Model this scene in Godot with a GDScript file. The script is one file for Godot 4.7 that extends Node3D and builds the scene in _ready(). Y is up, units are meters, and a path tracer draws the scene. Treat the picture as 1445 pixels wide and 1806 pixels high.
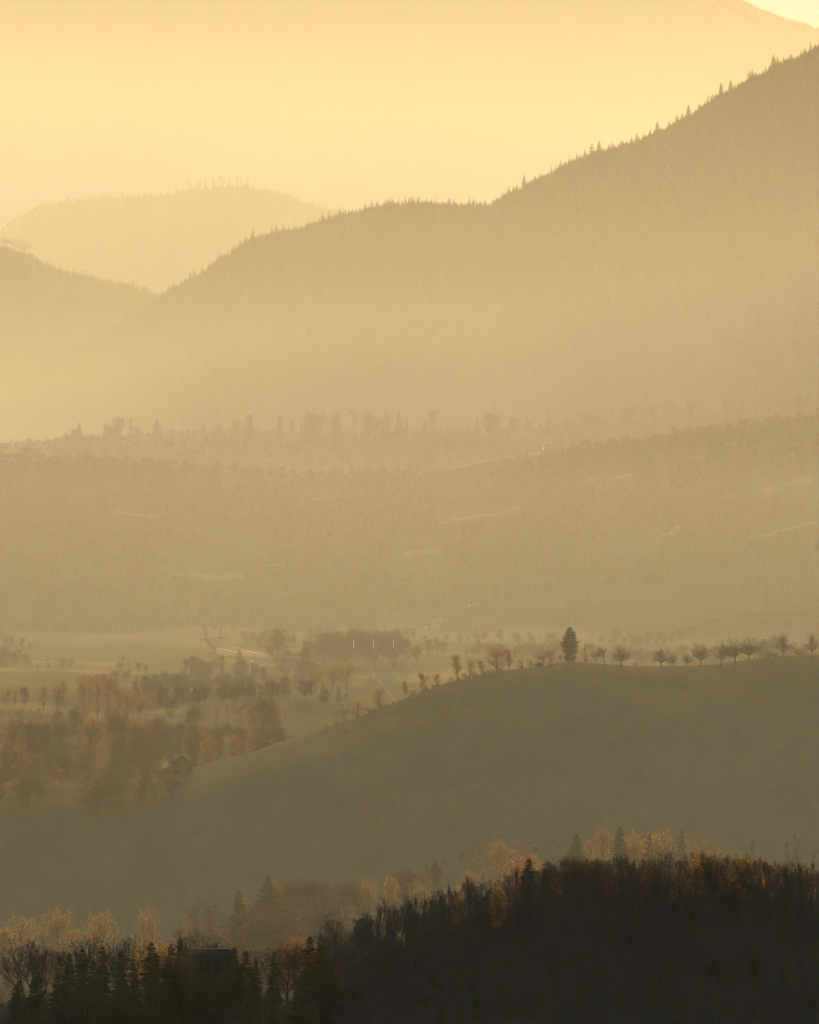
extends Node3D
# A telephoto view into the light: a dark wooded hill, a meadow hill with a lone spruce, a valley with a power line,
# wooded slopes and mountains fading into sunlit haze. Distances are metres, depth d runs along -z.

const K := 1.35970e-4          # tangent per pixel of the photograph (14 degrees over 1806 pixels)
const PITCH := 0.04185         # the camera looks down a little: eye level lies at row 595
var noise := FastNoiseLite.new()
var grain := FastNoiseLite.new()
var rng := RandomNumberGenerator.new()
var hills := {}
var taken := {}
var M := {}
var V := {}                    # variants of trees: kind -> list of [trunk mesh, crown mesh]

func _ready() -> void:
	rng.seed = 71
	noise.seed = 3
	noise.frequency = 1.0
	noise.fractal_octaves = 3
	grain.seed = 9
	grain.frequency = 1.0
	grain.fractal_octaves = 4
	camera_sky_sun()
	materials()
	tree_shapes()
	terrain()
	haze()
	buildings()
	power_line()
	near_forest()
	birch_hill_trees()
	meadow_hill_trees()
	valley_trees()
	slope_trees()
	mountain_trees()

# ------------------------------------------------------------------ camera, sky, sun
func camera_sky_sun() -> void:
	var cam := Camera3D.new()
	cam.name = "camera"
	cam.fov = 14.0
	cam.near = 1.0
	cam.far = 60000.0
	cam.rotation = Vector3(-PITCH, 0, 0)
	add_child(cam)
	var sky := ProceduralSkyMaterial.new()
	sky.sky_top_color = Color(0.072, 0.146, 0.25).linear_to_srgb()
	sky.sky_horizon_color = Color(0.09, 0.056, 0.003).linear_to_srgb()
	sky.sky_curve = 0.15
	sky.ground_bottom_color = Color(0.02, 0.02, 0.016).linear_to_srgb()
	sky.ground_horizon_color = Color(0.05, 0.04, 0.025).linear_to_srgb()
	sky.sun_angle_max = 9.0
	sky.sun_curve = 0.12
	var e := Environment.new()
	e.background_mode = Environment.BG_SKY
	e.sky = Sky.new()
	e.sky.sky_material = sky
	e.tonemap_mode = Environment.TONE_MAPPER_LINEAR
	e.tonemap_exposure = 5.45
	e.volumetric_fog_enabled = true
	e.volumetric_fog_density = 0.45e-5
	e.volumetric_fog_anisotropy = 0.2
	e.volumetric_fog_albedo = Color(0.96, 0.925, 0.75).linear_to_srgb()
	e.sdfgi_enabled = true
	e.ssao_enabled = true
	e.ssil_enabled = true
	var we := WorldEnvironment.new()
	we.name = "world_environment"
	we.environment = e
	add_child(we)
	var sun := DirectionalLight3D.new()
	sun.name = "sun"
	sun.light_energy = 1.6
	sun.light_color = Color(1.0, 0.645, 0.21).linear_to_srgb()
	sun.light_angular_distance = 0.5
	sun.shadow_enabled = true
	sun.rotation_degrees = Vector3(-14.5, 179.0, 0)
	add_child(sun)

func haze() -> void:
	var dust := Color(0.96, 0.925, 0.75)            # the same air everywhere
	var e := bank("veil of haze just behind the dark wooded hill", Vector3(9000, 600, 520), 0.78e-4, dust)
	e.position = Vector3(0, -340, -1345)
	e = bank("haze between the birch hill and the meadow hill", Vector3(1700, 900, 850), 2.4e-5, dust)
	e.position = Vector3(0, -480, -2330)
	e.rotation = Vector3(-0.16, -0.8, 0)             # it lies askew: deeper on the viewer's right
	slanted(bank("golden haze filling the valley, thinning towards the forested mountain", Vector3(12000, 2400, 5300), 1.13e-4, dust), 3080.0, 560.0, 0.17)
	slanted(bank("pale golden haze in front of the high mountain, thinning with height", Vector3(15000, 3600, 8700), 1.2e-4, dust), 8420.0, 1300.0, 0.17)

# lays a box of haze so that its top starts at that depth and height and sinks away from the viewer
func slanted(f: FogVolume, d: float, height: float, fall: float) -> void:
	f.rotation.x = -atan(fall)
	f.position = Vector3(0, height, -d) + f.basis * Vector3(0, -f.size.y / 2.0, -f.size.z / 2.0)

func bank(label: String, size: Vector3, density: float, color: Color) -> FogVolume:
	var f := FogVolume.new()
	f.shape = RenderingServer.FOG_VOLUME_SHAPE_BOX
	f.size = size
	var m := FogMaterial.new()
	m.density = density
	m.albedo = color.linear_to_srgb()
	f.material = m
	put(f, "haze")
	tag(f, label, "haze", "", "stuff")
	return f

# ------------------------------------------------------------------ names, tags, meshes
func put(o: Node, called: String, parent: Node = self) -> void:
	var n := called
	if parent == self:
		if taken.has(called):
			n = "%s_%03d" % [called, taken[called]]
			taken[called] += 1
		else:
			taken[called] = 1
	o.name = n
	parent.add_child(o, true)

func tag(o: Node, label: String, category := "", group := "", kind := "") -> void:
	if label: o.set_meta("label", label)
	if category: o.set_meta("category", category)
	if group: o.set_meta("group", group)
	if kind: o.set_meta("kind", kind)

func shape(called: String, mesh: Mesh, m: Material, parent: Node = self) -> MeshInstance3D:
	var o := MeshInstance3D.new()
	o.mesh = mesh
	o.material_override = m
	put(o, called, parent)
	return o

func plain(color: Color, both := false) -> StandardMaterial3D:
	var m := StandardMaterial3D.new()
	m.albedo_color = color.linear_to_srgb()
	m.roughness = 1.0
	m.metallic_specular = 0.0
	if both: m.cull_mode = BaseMaterial3D.CULL_DISABLED
	return m

func leafy(color: Color, through: float) -> StandardMaterial3D:
	var m := plain(color, true)
	m.vertex_color_use_as_albedo = true
	m.backlight_enabled = true
	m.backlight = Color(through, through, through).linear_to_srgb()
	return m

func materials() -> void:
	M.ground = plain(Color.WHITE)
	M.ground.vertex_color_use_as_albedo = true
	M.bark = plain(Color(0.045, 0.035, 0.026))
	M.birch_bark = plain(Color(0.055, 0.05, 0.043))
	M.twig = plain(Color(0.028, 0.032, 0.031), true)
	M.needle = plain(Color(0.016, 0.024, 0.014), true)
	M.far_needle = plain(Color(0.020, 0.026, 0.014), true)
	M.gold = leafy(Color(1, 1, 1), 0.8)
	M.dull = leafy(Color(1, 1, 1), 0.35)
	M.wall = plain(Color(0.10, 0.088, 0.075))
	M.timber = plain(Color(0.028, 0.023, 0.019))
	M.pale = plain(Color(0.12, 0.12, 0.115))
	M.roof = plain(Color(0.03, 0.021, 0.016))
	M.dark_roof = plain(Color(0.012, 0.0125, 0.010))
	M.brick = plain(Color(0.16, 0.08, 0.055))
	M.glass = plain(Color(0.03, 0.035, 0.04))
	M.glass.metallic_specular = 0.5
	M.glass.roughness = 0.08
	M.tin = plain(Color(0.32, 0.32, 0.31))
	M.tin.metallic = 0.9
	M.tin.roughness = 0.42
	M.tin.metallic_specular = 0.5
	M.steel = plain(Color(0.045, 0.045, 0.045))
	M.steel.metallic = 0.0
	M.steel.roughness = 0.6
	M.steel.metallic_specular = 0.0
	M.wire = plain(Color(0.14, 0.14, 0.14))
	M.wire.metallic = 0.75
	M.wire.roughness = 0.5
	M.dull_wire = plain(Color(0.13, 0.13, 0.13))
	M.dull_wire.metallic_specular = 0.3
	M.dull_wire.roughness = 0.6
	M.porcelain = plain(Color(0.75, 0.75, 0.7))
	M.porcelain.backlight_enabled = true
	M.porcelain.backlight = Color(0.6, 0.6, 0.55)
	M.porcelain.metallic_specular = 0.6
	M.porcelain.roughness = 0.15

# ------------------------------------------------------------------ terrain
func slope_to(py: float) -> float:          # tangent of the elevation at which a row of the photograph looks
	return tan(atan((903.0 - py) * K) - PITCH)

func lut(pts: Array, x: float) -> float:
	if x <= pts[0][0]: return pts[0][1]
	for i in range(1, pts.size()):
		if x < pts[i][0]:
			var t: float = (x - pts[i - 1][0]) / float(pts[i][0] - pts[i - 1][0])
			t = 0.5 * t + 0.5 * t * t * (3.0 - 2.0 * t)
			return lerpf(pts[i - 1][1], pts[i][1], t)
	return pts[-1][1]

func ground(h: Dictionary, x: float, d: float) -> float:
	if h.has("floor"):
		return lut(h.floor, d) + noise.get_noise_2d(x * h.nf, d * h.nf) * h.na
	var zc: float = h.d
	var px := 722.5 + x / (K * zc)
	var yc := slope_to(lut(h.pts, px)) * zc
	var s := zc - d
	var sl: float = h.front if s > 0.0 else h.back
	s = absf(s)
	var y = yc - sl * s * s / (s + h.r) + noise.get_noise_2d(x * h.nf, d * h.nf) * h.na * clampf(s / h.fade, 0.0, 1.0)
	y += noise.get_noise_2d(x * h.nf * 6.0, d * h.nf * 6.0 + 77.0) * h.na * 0.12
	if h.has("fields") and d < zc:
		for t in h.fields:                      # level fields cut into the slope
			var side := clampf(2.0 - absf(x - t.x) / t.w * 2.0, 0.0, 1.0)
			if side > 0.0:
				var q: float = (d - t.d - (x - t.x) * t.skew) / t.l
				if q > 0.0 and q < 1.5:
					y -= side * h.front * 0.8 * t.l * (q if q < 1.0 else (1.5 - q) * 2.0)
	return y

func top(x: float, d: float) -> float:      # the highest ground there
	var y := -1e9
	for n in hills:
		var h: Dictionary = hills[n]
		if d > h.d - h.fl and d < h.d + h.bl:
			y = maxf(y, ground(h, x, d))
	return y

func hill(called: String, h: Dictionary) -> void:
	if not h.has("fade"): h.fade = 60.0
	hills[called] = h
	var nx: int = h.nx
	var nv: int = h.nv
	var v := PackedVector3Array()
	var c := PackedColorArray()
	var ix := PackedInt32Array()
	var lo: Color = h.colors[0]
	var hi: Color = h.colors[1]
	for j in nv + 1:
		var u := j / float(nv) * 2.0 - 1.0      # rows lie closer together near the crest
		var d: float
		if h.has("floor"): d = lerpf(h.d - h.fl, h.d + h.bl, j / float(nv))
		else: d = h.d + (h.bl if u > 0.0 else h.fl) * signf(u) * pow(absf(u), 1.5)
		for i in nx + 1:
			var x: float = (lerpf(h.x0, h.x1, i / float(nx)) - 722.5) * K * h.d
			v.append(Vector3(x, ground(h, x, d), -d))
			var g := clampf(0.5 + 0.9 * grain.get_noise_2d(x * h.gf, d * h.gf * 0.5), 0.0, 1.0)
			var k := 1.0 + 0.25 * grain.get_noise_2d(x * h.gf * 9.0 + 50.0, d * h.gf * 9.0)
			var col := lo.lerp(hi, g)
			if h.has("sward"):                      # mown fields among rough pasture and leaf litter
				var m := clampf(grain.get_noise_2d(x * 0.0035 + 900.0, d * 0.006) * 14.0 - 4.6, 0.0, 1.0) if d < 3650.0 else 0.0
				for t in h.sward:
					var edge := grain.get_noise_2d(x * 0.02 + 40.0, d * 0.02)
					var along: float = (d - t.d - (x - t.x) * t.get("skew", 0.0)) / t.l + edge * 0.5
					var off: float = absf(x - t.x) / t.w + grain.get_noise_2d(d * 0.05, 7.0) * 0.5
					if off < 1.0 and along > 0.0 and along < 0.7 * (1.0 - off * off): m = 1.0
				col = col.lerp(Color(0.085, 0.068, 0.028), m)
			c.append(Color(col.r * k, col.g * k, col.b * k))
	for j in nv:
		for i in nx:
			var a := j * (nx + 1) + i
			ix.append_array([a, a + nx + 1, a + 1, a + 1, a + nx + 1, a + nx + 2])
	var st := SurfaceTool.new()
	st.begin(Mesh.PRIMITIVE_TRIANGLES)
	for i in v.size():
		st.set_color(c[i])
		st.add_vertex(v[i])
	for i in ix: st.add_index(i)
	st.generate_normals()
	var o := shape(called, st.commit(), M.ground)
	o.set_meta("kind", "structure")

func terrain() -> void:
	var litter := [Color(0.020, 0.018, 0.012), Color(0.035, 0.028, 0.016)]
	var grass := [Color(0.032, 0.031, 0.018), Color(0.048, 0.042, 0.022)]
	var wood := [Color(0.022, 0.024, 0.014), Color(0.035, 0.032, 0.018)]
	hill("wooded_hill", {d = 1000.0, front = 0.5, back = 0.35, r = 40.0, fl = 420.0, bl = 450.0, nf = 0.012, na = 4.0, x0 = -1500.0, x1 = 2950.0, nx = 290, nv = 80, gf = 0.02, colors = litter,
		pts = [[-1500, 1840], [-500, 1800], [0, 1775], [100, 1790], [330, 1790], [450, 1795], [520, 1770], [560, 1745], [640, 1700], [700, 1665], [780, 1640], [900, 1605], [1000, 1585], [1150, 1582], [1300, 1578], [1445, 1590], [1950, 1560], [2950, 1600]]})
	hill("birch_hill", {d = 1620.0, front = 0.3, back = 0.3, r = 60.0, fl = 320.0, bl = 400.0, nf = 0.008, na = 4.0, x0 = -1400.0, x1 = 2850.0, nx = 280, nv = 60, gf = 0.015, colors = grass,
		pts = [[-450, 1710], [0, 1690], [200, 1680], [330, 1670], [420, 1650], [480, 1630], [700, 1618], [800, 1600], [900, 1570], [1000, 1552], [1100, 1545], [1300, 1550], [1445, 1550], [1900, 1530]]})
	hill("meadow_hill", {d = 2400.0, front = 0.3, back = 0.22, r = 50.0, fl = 620.0, bl = 500.0, nf = 0.006, na = 5.0, x0 = -1300.0, x1 = 2750.0, nx = 420, nv = 110, gf = 0.012, colors = grass,
		pts = [[-1300, 1410], [-400, 1380], [0, 1383], [140, 1383], [220, 1376], [340, 1356], [420, 1336], [500, 1310], [560, 1290], [620, 1270], [680, 1245], [740, 1222], [800, 1202], [850, 1190], [900, 1182], [960, 1175], [1006, 1170], [1060, 1174], [1130, 1176], [1200, 1175], [1260, 1173], [1310, 1166], [1360, 1160], [1445, 1156], [1850, 1125], [2300, 1140], [2750, 1230]]})
	var f := []
	for t in [[2450, 1475], [2700, 1345], [2760, 1300], [2900, 1251], [3400, 1188], [4200, 1106], [4600, 1060]]:
		f.append([float(t[0]), slope_to(t[1]) * t[0]])
	f.append([7500.0, f[-1][1]])
	f = [[0.0, -440.0], [1500.0, -440.0], [2000.0, -400.0]] + f
	hill("valley_floor", {floor = f, d = 4000.0, fl = 4300.0, bl = 3500.0, nf = 0.005, na = 9.0, x0 = -2600.0, x1 = 4000.0, nx = 260, nv = 420, gf = 0.006, colors = grass, sward = [{x = -270.0, w = 130.0, d = 2890.0, l = 70.0}, {x = -250.0, w = 75.0, d = 2700.0, l = 25.0}, {x = -270.0, w = 75.0, d = 3390.0, l = 90.0}, {x = 10.0, w = 70.0, d = 3330.0, l = 110.0}]})
	var fields := []
	for t in [[850, 968, 70, 70, 0.1], [1200, 912, 45, 50, -0.2], [1075, 926, 40, 60, 0.0], [365, 1056, 65, 50, 0.15], [1385, 1066, 55, 45, 0.2], [740, 1020, 40, 45, 0.0], [1390, 992, 60, 60, 0.3], [560, 905, 35, 40, 0.0], [240, 960, 45, 40, 0.1]]:
		var d = 4800.0 - 540.0 * (t[1] - 832.0) / 260.0
		fields.append({x = (t[0] - 722.5) * K * d, d = d, w = t[2] * K * d, l = float(t[3]), skew = t[4]})
	hill("lower_slope", {d = 4800.0, front = 0.25, back = 0.06, r = 120.0, fl = 750.0, bl = 1000.0, nf = 0.004, na = 7.0, x0 = -1100.0, x1 = 2550.0, nx = 440, nv = 180, gf = 0.004, colors = wood, fields = fields, sward = fields + [{x = 90.0, w = 75.0, d = 4770.0, l = 120.0}, {x = -380.0, w = 90.0, d = 4800.0, l = 60.0}],
		pts = [[-400, 805], [0, 815], [200, 813], [330, 826], [450, 835], [650, 836], [750, 832], [850, 815], [980, 795], [1100, 782], [1200, 765], [1445, 735], [1850, 680]]})
	hill("upper_slope", {d = 5400.0, front = 0.14, back = 0.05, r = 120.0, fl = 700.0, bl = 900.0, nf = 0.003, na = 7.0, x0 = -1000.0, x1 = 2450.0, nx = 300, nv = 80, gf = 0.004, colors = wood,
		pts = [[-400, 805], [0, 795], [150, 780], [300, 772], [500, 770], [1000, 765], [1200, 740], [1445, 722], [1850, 680]]})
	hill("forested_mountain", {d = 7000.0, front = 0.42, back = 0.5, r = 100.0, fl = 1400.0, bl = 900.0, nf = 0.003, na = 18.0, x0 = -900.0, x1 = 2600.0, nx = 340, nv = 90, gf = 0.004, colors = wood, fade = 120.0,
		pts = [[-450, 760], [0, 678], [60, 657], [130, 617], [200, 578], [250, 549], [300, 513], [350, 487], [400, 454], [450, 421], [520, 407], [560, 394], [620, 377], [700, 362], [760, 361], [830, 363], [865, 363], [900, 341], [960, 312], [1010, 284], [1055, 270], [1110, 255], [1160, 234], [1210, 209], [1270, 168], [1340, 132], [1390, 107], [1445, 84], [1700, -20], [2100, -80]]})
	hill("left_wooded_hill", {d = 8500.0, front = 0.45, back = 0.5, r = 100.0, fl = 1100.0, bl = 900.0, nf = 0.003, na = 15.0, x0 = -700.0, x1 = 700.0, nx = 120, nv = 60, gf = 0.004, colors = wood, fade = 120.0,
		pts = [[-700, 330], [-300, 390], [0, 440], [60, 455], [75, 470], [120, 485], [200, 502], [250, 512], [290, 530], [400, 600], [700, 800]]})
	hill("far_wooded_hill", {d = 10500.0, front = 0.5, back = 0.5, r = 100.0, fl = 1400.0, bl = 1000.0, nf = 0.003, na = 15.0, x0 = -700.0, x1 = 1300.0, nx = 160, nv = 60, gf = 0.004, colors = wood, fade = 120.0,
		pts = [[-700, 520], [-100, 460], [0, 411], [40, 382], [80, 362], [130, 357], [200, 352], [300, 345], [340, 335], [430, 330], [500, 343], [540, 361], [600, 372], [800, 395], [1300, 520]]})
	hill("high_mountain", {d = 16000.0, front = 0.45, back = 0.5, r = 200.0, fl = 4200.0, bl = 1200.0, nf = 0.001, na = 50.0, x0 = -900.0, x1 = 2400.0, nx = 200, nv = 80, gf = 0.002, colors = wood, fade = 300.0,
		pts = [[-900, -60], [300, -190], [800, -150], [1100, -85], [1250, -22], [1310, 6], [1340, 22], [1380, 37], [1420, 46], [1436, 56], [1445, 50], [1700, 110], [2400, 190]]})

# ------------------------------------------------------------------ mesh helpers
func begin() -> SurfaceTool:
	var st := SurfaceTool.new()
	st.begin(Mesh.PRIMITIVE_TRIANGLES)
	return st

func tri(st: SurfaceTool, a: Vector3, b: Vector3, c: Vector3) -> void:
	st.add_vertex(a)
	st.add_vertex(b)
	st.add_vertex(c)

func quad(st: SurfaceTool, a: Vector3, b: Vector3, c: Vector3, d: Vector3) -> void:
	tri(st, a, b, c)
	tri(st, a, c, d)

func done(st: SurfaceTool) -> Mesh:
	st.generate_normals()
	return st.commit()

func tube(st: SurfaceTool, a: Vector3, b: Vector3, ra: float, rb: float, sides := 3) -> void:
	var f := (b - a).normalized()
	var s := f.cross(Vector3(0.31, 0.2, 0.93)).normalized()
	var t := f.cross(s)
	for i in sides:
		var p := s * cos(TAU * i / sides) + t * sin(TAU * i / sides)
		var q := s * cos(TAU * (i + 1) / sides) + t * sin(TAU * (i + 1) / sides)
		quad(st, a + p * ra, a + q * ra, b + q * rb, b + p * rb)

func box(st: SurfaceTool, lo: Vector3, hi: Vector3) -> void:
	var c := []
	for k in 8: c.append(Vector3(hi.x if k & 1 else lo.x, hi.y if k & 2 else lo.y, hi.z if k & 4 else lo.z))
	for q in [[0, 2, 3, 1], [5, 7, 6, 4], [4, 6, 2, 0], [1, 3, 7, 5], [2, 6, 7, 3], [4, 0, 1, 5]]:
		quad(st, c[q[0]], c[q[3]], c[q[2]], c[q[1]])

func slab(st: SurfaceTool, a: Vector3, b: Vector3, c: Vector3, d: Vector3, t: float) -> void:   # a sheet of thickness t
	var n := (b - a).cross(d - a).normalized() * t
	quad(st, a, b, c, d)
	quad(st, d + n, c + n, b + n, a + n)
	for e in [[a, b], [b, c], [c, d], [d, a]]: quad(st, e[0], e[0] + n, e[1] + n, e[1])

func R(a: float, b: float) -> float:
	return rng.randf_range(a, b)

# ------------------------------------------------------------------ trees: every shape is built 10 m tall and scaled
func spruce(whorls: int, per: int, wide: float, belly: float, fine: bool, bare: float) -> Array:
	var tr := begin()
	tube(tr, Vector3.ZERO, Vector3(0, 6, 0), 0.20, 0.09, 6)
	tube(tr, Vector3(0, 6, 0), Vector3(0, 9.9, 0), 0.09, 0.015, 5)
	var st := begin()
	for w in whorls:
		var t := (w + R(-0.3, 0.3)) / float(whorls)
		t = clampf(t, 0.0, 0.985)
		var yw := 10.0 * (bare + (1.0 - bare) * t)
		var full := pow(1.0 - t, 0.8) if belly <= 0.0 else pow(sin(PI * clampf(0.5 * (1.0 - t) / (1.0 - belly) , 0.0, 0.8)), 0.9)
		var reach := wide * full * R(0.75, 1.15) + 0.10
		var droop := lerpf(0.42, -0.5, t)
		var a0 := R(0, TAU)
		for b in per:
			var ang := a0 + TAU * b / per + R(-0.3, 0.3)
			var l := reach * R(0.6, 1.15)
			var y := minf(yw + R(-0.65, 0.65) * 10.0 / whorls, 9.85)
			var o := Vector3(cos(ang), 0, sin(ang))
			var s := Vector3(-o.z, 0, o.x)
			var p0 := Vector3(0, y + 0.10 * l, 0)
			var p1 := o * l * 0.55 + Vector3(0, y - droop * l * 0.40, 0)
			var p2 := o * l + Vector3(0, y - droop * l * 0.62 + R(-0.04, 0.06), 0)
			var wd := (0.19 if fine else 0.30) * l + 0.06
			if not fine:
				tri(st, p0, p1 + s * wd * 1.6 - Vector3(0, wd * 0.5, 0), p2)
				tri(st, p0, p2, p1 - s * wd * 1.6 - Vector3(0, wd * 0.5, 0))
				continue
			for k in 5:
				var q := 0.22 + 0.17 * k
				var c := p0.lerp(p1, q / 0.55) if q < 0.55 else p1.lerp(p2, (q - 0.55) / 0.45)
				var ahead := o * (0.16 * l + 0.05) * R(0.7, 1.2)
				var hang := Vector3(0, -0.10 * l - R(0.03, 0.14), 0)
				var wk := wd * (1.5 - 1.0 * absf(q - 0.5)) * R(0.7, 1.3)
				tri(st, c - ahead * 0.5, c + s * wk + ahead * 0.6 + hang * R(0.4, 1.0), c + ahead * 0.9)
				tri(st, c - ahead * 0.5, c + ahead * 0.9, c - s * wk + ahead * 0.6 + hang * R(0.4, 1.0))
			tri(st, p1 - o * 0.1 * l, p1 + s * wd * 0.5, p2)
			tri(st, p1 - o * 0.1 * l, p2, p1 - s * wd * 0.5)
	tri(st, Vector3(-0.05, 9.6, 0), Vector3(0.05, 9.6, 0), Vector3(0, 10.1, 0))
	tri(st, Vector3(0, 9.6, -0.05), Vector3(0, 9.6, 0.05), Vector3(0, 10.1, 0))
	return [done(tr), done(st)]

func grow(tr: SurfaceTool, st: SurfaceTool, tips: Array, p: Vector3, dir: Vector3, l: float, r: float, depth: int, o: Dictionary) -> void:
	var q := p + dir * l * 0.55
	var bend = (dir + Vector3(R(-1, 1), R(-0.3, 1) * o.up, R(-1, 1)) * o.bend).normalized()
	var e = q + bend * l * 0.45
	var to := tr if depth == 0 else st
	var sides := 6 if depth == 0 else (4 if depth == 1 else 3)
	tube(to, p, q, r, r * 0.82, sides)
	tube(to, q, e, r * 0.82, r * 0.62, sides)
	if depth >= o.depth:
		tips.append([e, bend, l])
		return
	var n: int = o.kids[depth]
	var a0 := R(0, TAU)
	for i in n:
		var at := 1.0 if i == 0 else R(o.low if depth == 0 else 0.3, 1.0)
		var c := p.lerp(q, at / 0.55) if at < 0.55 else q.lerp(e, (at - 0.55) / 0.45)
		var s = bend.cross(Vector3(0.3, 0.1, 0.9)).normalized()
		var out = s.rotated(bend, a0 + TAU * i / n + R(-0.5, 0.5))
		var spread: float = o.spread * R(0.6, 1.3) * (0.3 if i == 0 else 1.0)
		var nd = (bend + out * spread + Vector3(0, o.up * 0.4, 0)).normalized()
		var part := 1.0
		if depth == 0 and o.has("ovate"): part = (0.35 + 0.75 * sin(PI * clampf(0.16 + 0.84 * at, 0.0, 1.0))) * R(0.55, 1.3) if i > 0 else 0.5
		grow(tr, st, tips, c, nd, part * l * o.shrink[depth] * R(0.75, 1.15), maxf(r * (0.62 if i == 0 else 0.46), o.thin), depth + 1, o)

func broadleaf(o: Dictionary) -> Array:
	var tr := begin()
	var st := begin()
	var lf := begin()
	var tips := []
	var h0: float = o.trunk
	grow(tr, st, tips, Vector3.ZERO, Vector3(R(-0.06, 0.06), 1, R(-0.06, 0.06)).normalized(), h0, o.radius, 0, o)
	if o.has("head"):                              # pollard: a head of many limbs on a short trunk
		for i in o.head:
			var a = TAU * i / float(o.head) * 2.4
			var lean := R(0.05, 0.8) if i % 3 == 0 else R(0.7, 2.2)
			grow(tr, st, tips, Vector3(0, h0 * R(0.85, 0.98), 0), Vector3(cos(a) * lean, 1, sin(a) * lean).normalized(), R(2.6, 3.4) * (1.12 - 0.2 * lean), 0.11, 1, o)
	var hi := 0.0
	for t in tips: hi = maxf(hi, t[0].y)
	for t in tips:
		var p: Vector3 = t[0]
		var d: Vector3 = t[1]
		for k in o.twigs:
			var e = p + (d * 0.7 + Vector3(R(-1, 1), R(-0.4, 1), R(-1, 1)) * 0.75) * t[2] * R(0.5, 1.1)
			var s = (e - p).cross(Vector3(R(-1, 1), R(-1, 1), R(-1, 1))).normalized() * o.thin * 0.8
			tri(st, p - s, p + s, e)
			if o.leaves > 0: leaf(lf, e, o, d)
		for k in o.leaves: leaf(lf, p + Vector3(R(-1, 1), R(-1, 1), R(-1, 1)) * o.cloud, o, d)
	st.generate_normals()
	var tall := 10.0 / maxf(hi + 0.2, 1.0)
	var crown := st.commit()
	if o.leaves > 0:
		lf.generate_normals()
		crown = lf.commit(crown)
	return [done(tr), crown, tall]

func leaf(lf: SurfaceTool, p: Vector3, o: Dictionary, _d: Vector3) -> void:
	var z := R(0.6, 1.3) * float(o.size)
	var a := Vector3(R(-1, 1), R(-1, 1), R(-1, 1)).normalized() * z
	var b := a.cross(Vector3(R(-1, 1), R(-1, 1), R(-1, 1))).normalized() * z * 0.6
	var c: Color = o.colors[rng.randi() % o.colors.size()]
	var k := R(0.75, 1.25)
	lf.set_color(Color(c.r * k, c.g * k, c.b * k))
	tri(lf, p - a, p + b, p + a)
	tri(lf, p - a, p + a, p - b)

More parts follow.
